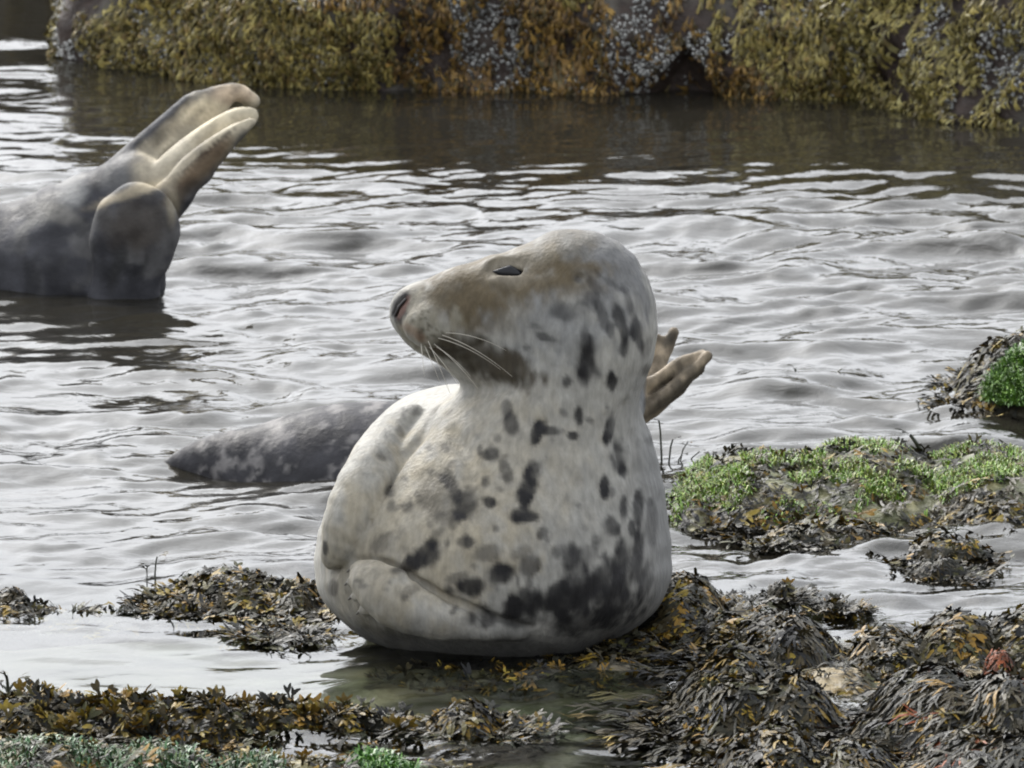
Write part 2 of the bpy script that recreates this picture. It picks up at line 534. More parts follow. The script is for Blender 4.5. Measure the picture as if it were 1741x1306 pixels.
def surface_nets(f, lo, hi, h, fac=4):
    lo = np.asarray(lo, float); n = np.ceil((np.asarray(hi) - lo) / (h * fac)).astype(int) * fac + 1
    ax = [lo[i] + np.arange(n[i]) * h for i in range(3)]
    cax = [a[::fac] for a in ax]
    CP = np.stack(np.meshgrid(*cax, indexing='ij'), -1).astype(np.float32)
    cv = f(CP.reshape(-1, 3)).reshape(CP.shape[:3])
    near = np.abs(cv) < h * fac * 1.5
    idx = [np.minimum((np.arange(n[i]) + fac // 2) // fac, len(cax[i]) - 1) for i in range(3)]
    val = cv[np.ix_(*idx)].copy()
    msk = near[np.ix_(*idx)]
    I = np.argwhere(msk)
    P = (lo + I * h).astype(np.float32)
    res = np.empty(len(P), np.float32)
    for s in range(0, len(P), 400000):
        res[s:s + 400000] = f(P[s:s + 400000])
    val[msk] = res
    ins = val < 0
    a = [slice(0, -1), slice(1, None)]
    cnt = sum(ins[a[i], a[j], a[k]].astype(np.int8) for i in (0, 1) for j in (0, 1) for k in (0, 1))
    cells = (cnt > 0) & (cnt < 8)
    C = np.argwhere(cells)
    vid = np.full(cells.shape, -1, np.int64)
    vid[cells] = np.arange(len(C))
    acc = np.zeros((len(C), 3)); num = np.zeros(len(C))
    cor = [(i, j, k) for i in (0, 1) for j in (0, 1) for k in (0, 1)]
    for p in cor:
        for axis in range(3):
            if p[axis]:
                continue
            q = list(p); q[axis] = 1
            va = val[C[:, 0] + p[0], C[:, 1] + p[1], C[:, 2] + p[2]]
            vb = val[C[:, 0] + q[0], C[:, 1] + q[1], C[:, 2] + q[2]]
            x = (va < 0) != (vb < 0)
            t = np.where(x, va / np.where(x, va - vb, 1), 0)
            pos = np.tile(np.array(p, float), (len(C), 1)); pos[:, axis] += t
            acc[x] += pos[x]; num[x] += 1
    V = lo + (C + acc / num[:, None]) * h
    Q = []
    for axis in range(3):
        u, v = (axis + 1) % 3, (axis + 2) % 3
        s0 = [slice(None)] * 3; s1 = [slice(None)] * 3
        s0[axis] = slice(0, -1); s1[axis] = slice(1, None)
        x = ins[tuple(s0)] != ins[tuple(s1)]
        E = np.argwhere(x)
        ok = (E[:, u] > 0) & (E[:, v] > 0) & (E[:, u] < n[u] - 1) & (E[:, v] < n[v] - 1)
        E = E[ok]
        def cid(du, dv):
            c = E.copy(); c[:, u] -= du; c[:, v] -= dv
            return vid[c[:, 0], c[:, 1], c[:, 2]]
        q = np.stack([cid(1, 1), cid(0, 1), cid(0, 0), cid(1, 0)], 1)
        fl = ~ins[E[:, 0], E[:, 1], E[:, 2]]
        q[fl] = q[fl][:, ::-1]
        Q.append(q)
    Q = np.concatenate(Q)
    Q = Q[(Q >= 0).all(1)]
    # pull the vertices onto the true surface
    for _ in range(3):
        e = 0.0006
        d = np.empty(len(V)); g = np.empty((len(V), 3))
        Vf = V.astype(np.float64)
        d = f(Vf)
        for i in range(3):
            o = np.zeros(3); o[i] = e
            g[:, i] = (f(Vf + o) - d) / e
        gl = (g * g).sum(1) + 1e-6
        V = V - np.clip(d / gl, -0.6 * h, 0.6 * h)[:, None] * g
    gn = g / np.sqrt(gl)[:, None]
    return V, Q, gn

def march(f, px, py, t0=11.3, t1=14.2):
    d = ray(px, py)
    t = np.arange(t0, t1, 0.003)
    v = f(CAM + d * t[:, None])
    k = np.argmax(v < 0)
    if v[k] >= 0:
        k = int(np.argmin(v))
        return CAM + d * t[k]
    if k == 0:
        return CAM + d * t[0]
    return CAM + d * (t[k - 1] + (t[k] - t[k - 1]) * v[k - 1] / (v[k - 1] - v[k]))

def project(V):
    q = V - CAM
    dz_ = q @ FW
    return CX + FPX * (q @ RT) / dz_, CY - FPX * (q @ UP) / dz_, dz_

def pick(PJ, V, px, py, rad=7.0):
    """skin point seen at a photo position"""
    X, Y, D = PJ
    r2 = (X - px) ** 2 + (Y - py) ** 2
    m = np.flatnonzero(r2 < rad * rad)
    if len(m) == 0:
        return V[int(np.argmin(r2))]
    return V[m[int(np.argmin(D[m]))]]

def tube(pts, r0, r1, sides=5):
    pts = np.asarray(pts, float); n = len(pts)
    V, F = [], []
    for i in range(n):
        d = pts[min(i + 1, n - 1)] - pts[max(i - 1, 0)]; d /= np.linalg.norm(d) + 1e-9
        a = np.cross(d, (0.3, 0.2, 0.93)); a /= np.linalg.norm(a); b = np.cross(d, a)
        r = r0 + (r1 - r0) * i / (n - 1)
        for k in range(sides):
            t = 2 * math.pi * k / sides
            V.append(pts[i] + r * (math.cos(t) * a + math.sin(t) * b))
    for i in range(n - 1):
        for k in range(sides):
            F.append((i * sides + k, i * sides + (k + 1) % sides, (i + 1) * sides + (k + 1) % sides, (i + 1) * sides + k))
    return V, F

def py_mesh(name, V, F, smooth=True):
    me = bpy.data.meshes.new(name)
    me.from_pydata([tuple(map(float, v)) for v in V], [], F)
    me.polygons.foreach_set('use_smooth', [smooth] * len(me.polygons))
    me.update()
    return me

# ------------------------------------------------------------------ the seal in front
S = 1.0 / 1350
def p0(px, py, y):          # point of the animal given by where it shows and how deep it lies
    return atY(px, py, y)

def seal_trunk(P):
    d = ell(P, p0(838, 925, 0.04), (0.218, 0.195, 0.150))                     # belly and chest
    d = smin(d, ell(P, p0(838, 985, 0.035), (0.214, 0.165, 0.088)), 0.05)      # weight spreading on the rock
    d = smin(d, ell(P, p0(905, 800, 0.06), (0.150, 0.145, 0.130)), 0.07)     # upper chest
    # back running away from the camera, hips and tail stock
    d = smin(d, chain(P, [(-0.01, 0.12, 0.10), (-0.015, 0.55, 0.05), (0.02, 0.95, 0.0), (0.08, 1.20, 0.01), (0.125, 1.36, 0.09)],
                      [0.17, 0.165, 0.14, 0.10, 0.062], 0.06), 0.06)
    d = smin(d, ell(P, p0(765, 815, 0.16), (0.122, 0.14, 0.118)), 0.035)      # shoulder behind the flipper
    # neck
    d = smin(d, chain(P, [p0(935, 800, .04), p0(948, 690, .02), p0(985, 590, .015)], [0.122, 0.101, 0.090], 0.05), 0.035)
    return d

HY = 0.02
def seal_head(P):
    Q = P.copy()
    Q[..., 1] = HY + (Q[..., 1] - HY) * 1.18                                  # narrower than deep
    d = ell(Q, p0(984, 515, HY), (0.0905, 0.088, 0.088))
    d = smin(d, cone(Q, p0(960, 522, HY), p0(805, 546, HY), 0.086, 0.0665), 0.035)
    d = smin(d, cone(Q, p0(830, 540, HY), p0(722, 536, HY), 0.070, 0.0405), 0.03)
    d = smin(d, cone(Q, p0(722, 534, HY), p0(699, 528, HY), 0.0400, 0.0265), 0.012)
    d = smin(d, cone(Q, p0(850, 590, HY), p0(735, 566, HY), 0.046, 0.022), 0.02)   # lower jaw
    return d

_fl1 = _fl2 = None
def seal_body(P, detail=True):
    d = seal_trunk(P)
    d = smin(d, seal_head(P), 0.045)
    if detail and _fl1 is not None:
        def local(c, rad, fn):
            m = np.flatnonzero(((P - np.asarray(c, P.dtype)) ** 2).sum(-1) < rad * rad)
            if len(m):
                d[m] = fn(P[m], d[m])
        def hindf(p, e):
            for pts, r, n, fl in _hind:
                e = smin(e, chain(p, pts, r, 0.02, n, fl) / (1 + .35 * (fl - 1)), 0.005)
            return e
        def fore1(p, e):
            return smin(e, chain(p, _fl1[0], _fl1[1], 0.03, _fl1[2], 1.35) * .85, 0.004)
        def fore2(p, e):
            e = smin(e, chain(p, _fl2[0], _fl2[1], 0.02, _fl2[2], 1.3) * .9, 0.005)
            for pts, r in _digits:
                e = smin(e, chain(p, pts, r, 0.006), 0.007)
            return e
        def face_(p, e):
            e = smin(e, ell(p, _pad, (0.036, 0.020, 0.026)), 0.012)
            e = smin(e, ell(p, _brow, (0.026, 0.007, 0.010)), 0.014)
            e = smin(e, ell(p, _lid, (0.022, 0.006, 0.006)), 0.010)
            e = smax(e, -ell(p, _eye, (0.0205, 0.0075, 0.0066), _eyeM), 0.003)
            e = smax(e, -chain(p, _mouth, [0.0024] * len(_mouth), 0.003), 0.006)
            e = smax(e, -chain(p, _nost, [0.0035] * len(_nost), 0.003), 0.004)
            return smax(e, -ell(p, _ear, (0.006, 0.006, 0.004)), 0.006)
        local((0.14, 1.38, 0.15), .32, hindf)
        for gp, gr in _groove:
            local(np.mean(gp, 0), .30, lambda p, e: smax(e, -chain(p, gp, gr, 0.01), 0.006))
        local(p0(630, 840, -.05), .24, fore1)
        local(p0(720, 1030, -.12), .26, fore2)
        local(p0(820, 520, -.05), .21, face_)
        # loose folds of skin on neck and flank
        for pts, r in _folds:
            local(np.mean(pts, 0), .13, lambda p, e: smax(e, -chain(p, pts, r, 0.01), 0.016))
        d = d + 0.0011 * np.sin(P[..., 2] * 95 + 5 * np.sin(P[..., 0] * 23) + P[..., 1] * 40) * np.sin(P[..., 0] * 61 + 2.5 * np.sin(P[..., 2] * 31))
    return d

base = lambda P: seal_body(P, False)
def onb(px, py, out_m):
    p = march(base, px, py)
    return p - ray(px, py) * out_m

FR = FW
_f1pts = [onb(700, 715, -.010), onb(660, 752, .008), onb(624, 815, .014), onb(592, 882, .016), onb(570, 938, .015), onb(560, 962, .010)]
_fl1 = (_f1pts, [0.022, 0.032, 0.036, 0.032, 0.020, 0.006], np.array((-0.45, -0.85, 0.25)))
_f2pts = [onb(885, 1076, -.004), onb(815, 1070, .008), onb(735, 1052, .016), onb(672, 1022, .020), onb(634, 992, .018), onb(616, 974, 0.014)]
_fl2 = (_f2pts, [0.009, 0.015, 0.026, 0.033, 0.028, 0.016], FW)
_groove = [([onb(706, 748, 0), onb(676, 792, .0), onb(641, 850, .0), onb(607, 912, .0), onb(568, 976, .0)], [.003, .008, .009, .009, .004]),
           ([onb(606, 952, 0), onb(650, 958, .0), onb(705, 990, .0), onb(770, 1024, .0), onb(840, 1050, 0), onb(900, 1066, 0)], [.003, .007, .009, .008, .006, .003])]
_digits = []
for tx, ty, mx_, my_ in ((604, 968, 650, 972), (600, 990, 655, 993), (606, 1014, 662, 1013), (620, 1038, 676, 1033)):
    _digits.append(([onb(mx_ + 30, my_ + 10, .012), onb(mx_, my_, .019), onb(tx, ty, .011)], [0.010, 0.0105, 0.0075]))
YH = 1.38
_hind = [   # points, radii, squash normal, squash
    ([(0.125, 1.34, 0.10), p0(1068, 690, YH), p0(1128, 662, YH), p0(1180, 622, YH + .01)], [.058, .034, .023, .016], (-.2, -.95, .3), 3.2),      # lower paddle, web
    ([p0(1060, 706, YH - .01), p0(1100, 692, YH - .015), p0(1150, 655, YH - .015), p0(1203, 606, YH)], [.013, .0115, .0105, .007], (1, 0, 0), 1.0),   # leading toe
    ([p0(1075, 665, YH), p0(1118, 648, YH), p0(1158, 618, YH), p0(1194, 603, YH + .01)], [.012, .011, .010, .006], (1, 0, 0), 1.0),             # trailing toe
    ([(0.12, 1.36, 0.10), p0(1070, 650, YH + .08), p0(1098, 616, YH + .1), p0(1116, 590, YH + .1)], [.056, .036, .027, .020], (.2, -.95, .2), 3.0),   # upper paddle
    ([p0(1092, 668, YH + .06), p0(1115, 632, YH + .08), p0(1130, 596, YH + .1), p0(1145, 566, YH + .11)], [.012, .011, .011, .008], (1, 0, 0), 1.0),
]
_pad = onb(735, 556, -.010)
_brow = onb(862, 448, -.004)
_lid = onb(866, 478, -.003)
_eye = onb(866, 464, -.0005)
ca, sa = math.cos(R_(-6)), math.sin(R_(-6))
_eyeM = np.array([[ca, 0, sa], [0, 1, 0], [-sa, 0, ca]])
_mouth = [onb(700, 584, 0), onb(730, 590, 0), onb(765, 600, 0), onb(800, 592, 0), onb(828, 580, 0)]
_nost = [onb(672, 537, 0), onb(678, 522, 0), onb(690, 508, 0)]
_ear = onb(985, 470, 0)
_folds = [
    ([onb(1078, 745, 0), onb(1085, 790, 0), onb(1082, 840, 0)], [.002, .005, .002]),
    ([onb(1062, 690, 0), onb(1052, 740, 0), onb(1058, 800, 0)], [.001, .004, .001]),
    ([onb(690, 770, 0), onb(715, 740, 0), onb(735, 700, 0)], [.001, .005, .001]),
    ([onb(800, 668, 0), onb(840, 662, 0), onb(880, 652, 0)], [.002, .006, .001]),
    ([onb(770, 730, 0), onb(790, 770, 0), onb(800, 815, 0)], [.001, .003, .001]),
]
V, Q, N = surface_nets(seal_body, (-0.29, -0.30, -0.07), (0.31, 1.60, 0.58), 0.0036)

# coat: pale ground, dark blotches, brown face.  Every mark sits at a point of the skin
def srgb(c):
    c = np.array(c, float) / 255
    return np.where(c <= .04045, c / 12.92, ((c + .055) / 1.055) ** 2.4)

def paint(C, V, PJ, px, py, rx, ry, ang, col, k, soft=0.45, nz=None, depth=None):
    c = pick(PJ, V, px, py)
    dd = depth or max(0.05, 1.1 * max(rx, ry) * S)
    q = V - c
    reach = 1.8 * max(rx, ry) * S
    m = np.flatnonzero((np.abs(q[:, 0]) < reach) & (np.abs(q[:, 2]) < reach + .3 * dd) & (np.abs(q[:, 1]) < dd * 1.6))
    q = q[m]
    a, b, e = q @ RT, q @ UP, q @ FW
    t = R_(ang)
    u = (a * math.cos(t) + b * math.sin(t)) / (rx * S); v = (-a * math.sin(t) + b * math.cos(t)) / (ry * S)
    r = np.sqrt(u * u + v * v)
    if nz is not None:
        r = r + nz[m]
    w = (1 - sstep(1 - soft, 1 + soft, r)) * k
    if nz is not None:
        w = np.clip(w * (.92 - .55 * nz[m]), 0, 1)
    w = w * (1 - sstep(dd, dd * 1.4, np.abs(e)))
    C[m] = C[m] * (1 - w[:, None]) + np.asarray(col) * w[:, None]
    return C

x, y, z = V.T
n1 = fbm(x * 60, y * 60, z * 40, oct=3, seed=70)
n2 = fbm(x * 14, y * 14, z * 14, oct=3, seed=75)
nz = 0.42 * n1
PALE = np.array((.50, .485, .44)); CREAM = np.array((.54, .475, .35)); GREY = np.array((.30, .305, .31)); DARKG = np.array((.13, .13, .14))
C = PALE[None] + 0.04 * n2[:, None] * np.array((1, .95, .8))
# back is grey and mottled
bk = sstep(0.16, 0.32, y - 0.15 * sstep(.05, -.2, x))[:, None] * 0.85
C = C * (1 - bk) + (GREY * 0.9) * bk
bs = (sstep(.15, .5, fbm(x * 22, y * 22, z * 22, oct=3, seed=90)) * sstep(0.1, 0.35, y))[:, None] * .8
C = C * (1 - bs) + DARKG * bs
side = (sstep(0.135, 0.195, x + 0.10 * (z - .15)) * sstep(.40, .30, z))[:, None] * 0.75   # grey dorsal coat on the flank, with that side's shade painted in
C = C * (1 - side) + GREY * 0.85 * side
PF = project(V)
P_ = lambda *a, **k: globals().__setitem__('C', paint(C, V, PF, *a, nz=nz, **k))
SP = np.array((.026, .025, .026)); BR = np.array((.165, .128, .075)); BR2 = np.array((.075, .062, .043))
P_(700, 900, 150, 130, 0, CREAM, .75, soft=.6)
P_(840, 800, 130, 140, 0, CREAM * 1.0, .5, soft=.6)
P_(600, 1010, 80, 90, 0, np.array((.40, .36, .28)), .7, soft=.5)
# head
P_(1000, 432, 140, 60, -14, np.array((.19, .187, .178)), .95, soft=.45)
P_(1060, 470, 60, 90, 20, np.array((.26, .26, .26)), .85, soft=.5)
P_(920, 425, 80, 28, 18, np.array((.24, .21, .16)), .7, soft=.6)
P_(800, 492, 115, 62, 22, BR, 1, soft=.35)
P_(760, 510, 60, 45, 20, BR * .85, .8, soft=.5)
P_(900, 488, 105, 40, 10, BR * 1.1, .95, soft=.5)
P_(960, 462, 60, 16, 8, BR * 1.0, .7, soft=.5)
P_(850, 545, 60, 30, -20, BR * .9, .75, soft=.6)
P_(940, 560, 100, 55, 10, np.array((.36, .36, .35)), .85, soft=.5)
P_(875, 440, 50, 18, 14, np.array((.30, .27, .21)), .7, soft=.6)
P_(868, 466, 34, 20, 0, np.array((.42, .37, .29)), .8, soft=.5)
P_(738, 556, 66, 38, -38, np.array((.40, .37, .29)), .95, soft=.3)
P_(700, 510, 18, 30, -20, np.array((.45, .41, .33)), .8, soft=.5)
P_(690, 488, 20, 9, 25, np.array((.5, .47, .4)), .8, soft=.5)
P_(815, 612, 95, 30, -24, BR2, .98, soft=.35)
P_(765, 598, 40, 18, -24, BR2, .95, soft=.5)
P_(862, 628, 30, 24, -20, BR2 * 1.2, .9, soft=.5)
P_(705, 575, 26, 8, -38, np.array((.30, .20, .14)), .7, soft=.5)
P_(674, 522, 15, 30, -18, np.array((.035, .032, .033)), 1, soft=.3)
P_(683, 516, 6, 20, -28, np.array((.26, .15, .12)), .9, soft=.4)
for i in range(24):
    u, v = rng.uniform(-1, 1), rng.uniform(-1, 1)
    t = R_(-38)
    P_(733 + 40 * u * math.cos(t) + 22 * v * math.sin(t) * -1, 558 - (40 * u * math.sin(t) + 22 * v * math.cos(t)), 3.4, 3.4, 0, (.10, .085, .06), .75, soft=.6, depth=.02)
for a in [(1003, 625, 17, 44, 4, 1), (1000, 590, 9, 28, 6, .8), (962, 655, 9, 13, 0, .95), (1047, 655, 9, 15, 0, .95), (920, 575, 22, 8, -20, .8),
          (905, 560, 14, 6, 0, .5), (975, 520, 34, 17, 0, .55), (1000, 505, 20, 12, 10, .5), (1060, 545, 10, 36, 14, .85), (1028, 530, 9, 26, 14, .6), (1088, 565, 9, 30, 10, .8), (1045, 562, 8, 14, 0, .7),
          (888, 592, 7, 6, 0, .6), (1068, 590, 8, 16, 0, .8), (985, 470, 10, 7, -30, .8), (1010, 480, 8, 18, 40, .5), (1040, 475, 30, 5, -35, .45), (1075, 520, 8, 30, 20, .6),
          (870, 720, 14, 20, 20, .85), (856, 690, 8, 14, 0, .6), (903, 738, 10, 17, -10, .9), (943, 730, 17, 9, 0, .9), (990, 710, 7, 16, 0, .95), (978, 745, 9, 7, 0, .9), (1045, 725, 8, 28, -12, .9),
          (835, 765, 13, 14, -20, .9), (866, 797, 10, 24, 10, .75), (812, 758, 5, 8, 0, .6), (912, 793, 14, 20, -24, 1), (898, 832, 15, 26, -14, 1), (884, 868, 16, 14, 0, .95), (905, 876, 16, 9, 0, .9),
          (1058, 775, 13, 34, 4, 1), (1033, 828, 8, 18, 0, .95), (830, 850, 11, 11, 0, .9), (790, 848, 24, 26, -30, .95), (768, 820, 12, 30, 20, .8), (745, 845, 36, 40, 0, .55), (755, 880, 22, 16, 0, .5),
          (716, 944, 34, 18, 30, .9), (688, 962, 24, 13, 30, .8), (650, 920, 26, 12, 35, .5), (690, 860, 10, 10, 0, .4), (1064, 862, 8, 22, 0, .95), (1090, 860, 10, 32, 0, .9), (1080, 897, 6, 16, 0, .9), (1045, 892, 14, 16, 30, .8),
          (1020, 917, 9, 10, 0, .7), (800, 1002, 22, 15, 10, .95), (772, 982, 18, 8, 20, .6), (855, 982, 22, 17, 0, .95), (890, 935, 18, 9, 30, .5), (905, 962, 14, 22, -20, .7), (930, 905, 10, 14, -20, .8),
          (962, 932, 22, 14, 30, .75), (975, 948, 18, 26, -10, .9), (1062, 962, 18, 36, -14, .9), (1088, 950, 12, 44, -8, .85), (1028, 985, 28, 32, 0, .9), (965, 1022, 95, 30, 6, 1), (900, 1034, 62, 20, 8, .95),
          (1050, 1022, 42, 30, 20, .9), (990, 998, 42, 30, 0, .9), (1000, 950, 26, 26, 0, .6), (832, 932, 24, 14, 20, .6), (785, 920, 14, 9, 0, .6), (880, 1060, 80, 16, 0, .85), (1000, 1060, 80, 22, 8, .9),
          (1105, 990, 12, 34, -12, .7), (1112, 900, 10, 40, 0, .5), (560, 1000, 8, 14, 0, .6), (612, 1000, 12, 5, 0, .6), (604, 985, 12, 5, 0, .6), (700, 1000, 16, 8, 20, .4), (740, 905, 14, 8, 30, .5), (660, 830, 10, 14, -20, .4),
          (700, 690, 14, 5, 20, .35), (730, 705, 6, 20, -30, .35), (548, 935, 4, 12, 0, .8), (640, 1085, 70, 12, 0, .3), (985, 1020, 85, 30, 6, .8), (905, 1038, 60, 18, 8, .8), (1045, 1000, 40, 40, 10, .6), (1085, 985, 22, 40, -10, .6)]:
    P_(a[0], a[1], a[2], a[3], a[4], SP * (1 if a[5] > .7 else 1.6), a[5], soft=.35)
for i in range(90):
    px, py = rng.uniform(640, 1120), rng.uniform(690, 1060)
    P_(px, py, rng.uniform(3, 8), rng.uniform(4, 10), rng.uniform(-40, 40), SP * 1.6, rng.uniform(.25, .7), soft=.5, depth=.03)
# hind flippers tan, dark edged
hf = sstep(1.30, 1.37, y)[:, None]
C = C * (1 - hf) + (np.array((.42, .34, .24)) * (1 + .7 * fbm(x * 45 + z * 30, y * 10, z * 45 - x * 35, oct=3, seed=33))[:, None]) * hf
for a in [(1140, 572, 9, 16, -20, .9), (1120, 618, 12, 26, -20, .45), (1155, 672, 75, 9, 40, .8), (1112, 660, 50, 7, 44, .7), (1165, 625, 18, 8, 40, .6), (1108, 590, 8, 22, -20, .4), (1105, 630, 9, 9, 0, .6)]:
    P_(a[0], a[1], a[2], a[3], a[4], (.07, .06, .045), a[5], soft=.5)
wet = sstep(.075, .0, z + .030 * n2 - .01) * sstep(.5, .3, y)             # soaked fur along the waterline, plus painted contact shade under the belly
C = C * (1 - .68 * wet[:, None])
C = np.clip(C * .56, .008, .8)

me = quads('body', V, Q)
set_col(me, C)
seal = empty('seal', (-0.02, 0.03, -0.01), 'pale grey seal with dark spots sitting upright on the weed, head turned in profile', 'seal')
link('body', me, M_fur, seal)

def blob(name, c, r, M, mat, parent, seg=20, rings=12, almond=0.0):
    V, F = [], []
    Mi = np.linalg.inv(M)
    for i in range(rings + 1):
        t = math.pi * i / rings
        for j in range(seg):
            p = 2 * math.pi * j / seg
            q = np.array((r[0] * math.sin(t) * math.cos(p), r[1] * math.sin(t) * math.sin(p), r[2] * math.cos(t)))
            q[2] *= 1 - almond * abs(q[0] / r[0]) ** 1.2
            V.append(np.asarray(c) + Mi @ q)
    for i in range(rings):
        for j in range(seg):
            F.append((i * seg + j, (i + 1) * seg + j, (i + 1) * seg + (j + 1) % seg, i * seg + (j + 1) % seg))
    return link(name, py_mesh(name, V, F), mat, parent)

blob('eye', _eye + ray(866, 464) * 0.004, (0.0215, 0.0065, 0.0098), _eyeM, M_eye, seal, almond=.75)
tv, tf = tube([p + ray(680, 520) * 0.0015 for p in _nost], 0.0026, 0.0016, 6)
link('nostril', py_mesh('nostril', tv, tf), M_nostril, seal)
wk = [(745, 575, 850, 628, 40), (738, 585, 812, 660, 30), (752, 570, 870, 640, 46), (730, 590, 780, 655, 18), (722, 588, 748, 650, 8), (758, 566, 860, 596, 40), (716, 585, 722, 640, 0), (742, 590, 800, 640, 26), (728, 580, 765, 668, 12)]
for (ax_, ay_, bx_, by_, sag) in wk:
    A = march(seal_body, ax_, ay_); 
    B = A + RT * (bx_ - ax_) * S - UP * (by_ - ay_) * S - FW * 0.022
    mid = (A + B) / 2 - FW * 0.02 + UP * sag * S * 0.35
    pts = [(1 - t) ** 2 * A + 2 * t * (1 - t) * mid + t * t * B for t in np.linspace(0, 1, 9)]
    tv, tf = tube(pts, 0.0006, 0.0002, 4)
    link('whisker', py_mesh('whisker', tv, tf), M_whisker, seal)
for pts, r in _digits:
    a, b = np.array(pts[-2]), np.array(pts[-1])
    d = (b - a) / np.linalg.norm(b - a)
    c0_ = b + d * 0.002 - FW * 0.002
    tv, tf = tube([c0_, c0_ + d * 0.008 - UP * 0.001, c0_ + d * 0.013 - UP * 0.004], 0.0034, 0.0012, 6)
    link('claw', py_mesh('claw', tv, tf), M_claw, seal)

# ------------------------------------------------------------------ seal diving at the left: raised hind flippers
YB = 2.75
def L(px, py, y=YB):
    return atY(px, py, y)
def left_seal(P):
    d = chain(P, [L(-420, 560, 2.85), L(-150, 530, 2.85), L(30, 480, 2.82), L(150, 390, 2.80), L(240, 315, 2.78)], [0.17, 0.16, 0.125, 0.085, 0.050], 0.05)
    d = smin(d, chain(P, [L(120, 470, 2.76), L(215, 470, 2.72)], [0.10, 0.062], 0.04), 0.05)
    # two long flippers held together
    d = smin(d, chain(P, [L(200, 335, 2.80), L(270, 262, 2.82), L(335, 198, 2.83), L(378, 166, 2.84)], [0.052, 0.042, 0.036, 0.020], 0.02, (0, 1, .1), 1.7) * .75, 0.012)
    d = smin(d, chain(P, [L(240, 345, 2.76), L(325, 262, 2.76), L(392, 210, 2.76), L(424, 198, 2.76)], [0.034, 0.029, 0.022, 0.013], 0.02, (0, 1, .1), 1.3) * .8, 0.005)
    d = smin(d, chain(P, [L(270, 360, 2.73), L(330, 292, 2.72), L(390, 236, 2.72), L(428, 208, 2.73)], [0.030, 0.026, 0.017, 0.006], 0.02, (0, 1, .1), 1.3) * .8, 0.003)
    d = smin(d, chain(P, [L(365, 165, 2.84), L(402, 158, 2.85), L(430, 172, 2.86)], [0.018, 0.014, 0.010], 0.01), 0.004)
    # folded near flipper, a broad rounded slab
    ct, st_ = math.cos(R_(10)), math.sin(R_(10))
    d = smin(d, ell(P, L(229, 398, 2.64), (0.066, 0.034, 0.080), [[ct, 0, -st_], [0, 1, 0], [st_, 0, ct]]), 0.004)
    d = smin(d, chain(P, [L(230, 400, 2.645), L(214, 480, 2.645), L(204, 560, 2.65)], [0.058, 0.054, 0.052], 0.02, (0, 1, .1), 1.7) * .75, 0.018)
    d = smax(d, -chain(P, [L(262, 320, 2.66), L(320, 265, 2.65), L(385, 215, 2.65)], [.003, .008, .004], .01), .006)
    return d + 0.0015 * np.sin(P[..., 0] * 60 + 3 * np.sin(P[..., 2] * 40))
V, Q, N = surface_nets(left_seal, (-1.45, 2.48, -0.12), (-0.28, 3.15, 0.40), 0.006)
x, y, z = V.T
n1 = fbm(x * 30, y * 30, z * 30, oct=4, seed=100)
C = np.tile(np.array((.040, .040, .045)), (len(V), 1)) * (1 + .35 * n1[:, None])
bl = sstep(.05, .55, fbm(x * 17, y * 17, z * 24, oct=4, seed=104))[:, None] * .55
C = C * (1 - bl) + np.array((.115, .112, .108)) * bl
bl = sstep(.1, .5, fbm(x * 24, y * 24, z * 24, oct=3, seed=108))[:, None] * .6
C = C * (1 - bl) + np.array((.018, .018, .02)) * bl
S_keep = S
S = 1.0 / 1130
nz = 0.25 * n1
PF = project(V)
for a in [(330, 215, 130, 42, 42, (.42, .36, .25), 1, .4), (345, 225, 110, 45, 42, (.44, .38, .27), 1, .4), (290, 265, 70, 40, 42, (.34, .31, .25), .8, .6), (400, 205, 45, 20, 38, (.52, .46, .34), .9, .4), (395, 165, 40, 18, 0, (.46, .36, .26), .9, .4),
          (350, 280, 60, 12, 42, (.26, .17, .10), .8, .4), (330, 300, 70, 16, 45, (.10, .075, .05), .8, .5), (340, 262, 60, 4, 40, (.05, .035, .025), .9, .5),
          (225, 325, 75, 10, 18, (.40, .34, .24), .9, .5), (297, 345, 9, 34, 0, (.26, .23, .17), .8, .5), (120, 310, 26, 34, 0, (.22, .22, .215), .8, .5), (100, 360, 40, 14, -20, (.20, .19, .17), .6, .5), (200, 300, 30, 30, 0, (.11, .11, .11), .7, .5),
          (60, 370, 40, 12, 25, (.18, .175, .16), .5, .6), (235, 385, 55, 50, 0, (.045, .038, .032), .8, .4), (195, 455, 12, 40, -20, (.03, .03, .03), .8, .5)]:
    C = paint(C, V, PF, a[0], a[1], a[2], a[3], a[4], np.array(a[5]), a[6], soft=a[7], nz=nz, depth=.16)
S = S_keep
up_ = sstep(-.62, -.56, x) * sstep(.17, .21, z)              # streaky skin along the toes
C = C * (1 + .45 * up_ * fbm((x - z) * 70, y * 25, (x + z) * 9, oct=3, seed=112))[:, None]
me = quads('body', V, Q); set_col(me, np.clip(C, .01, .8))
sl = empty('seal', tuple(L(150, 500)), 'dark seal in the water with its pale hind flippers raised high', 'seal')
link('body', me, M_wetfur, sl)

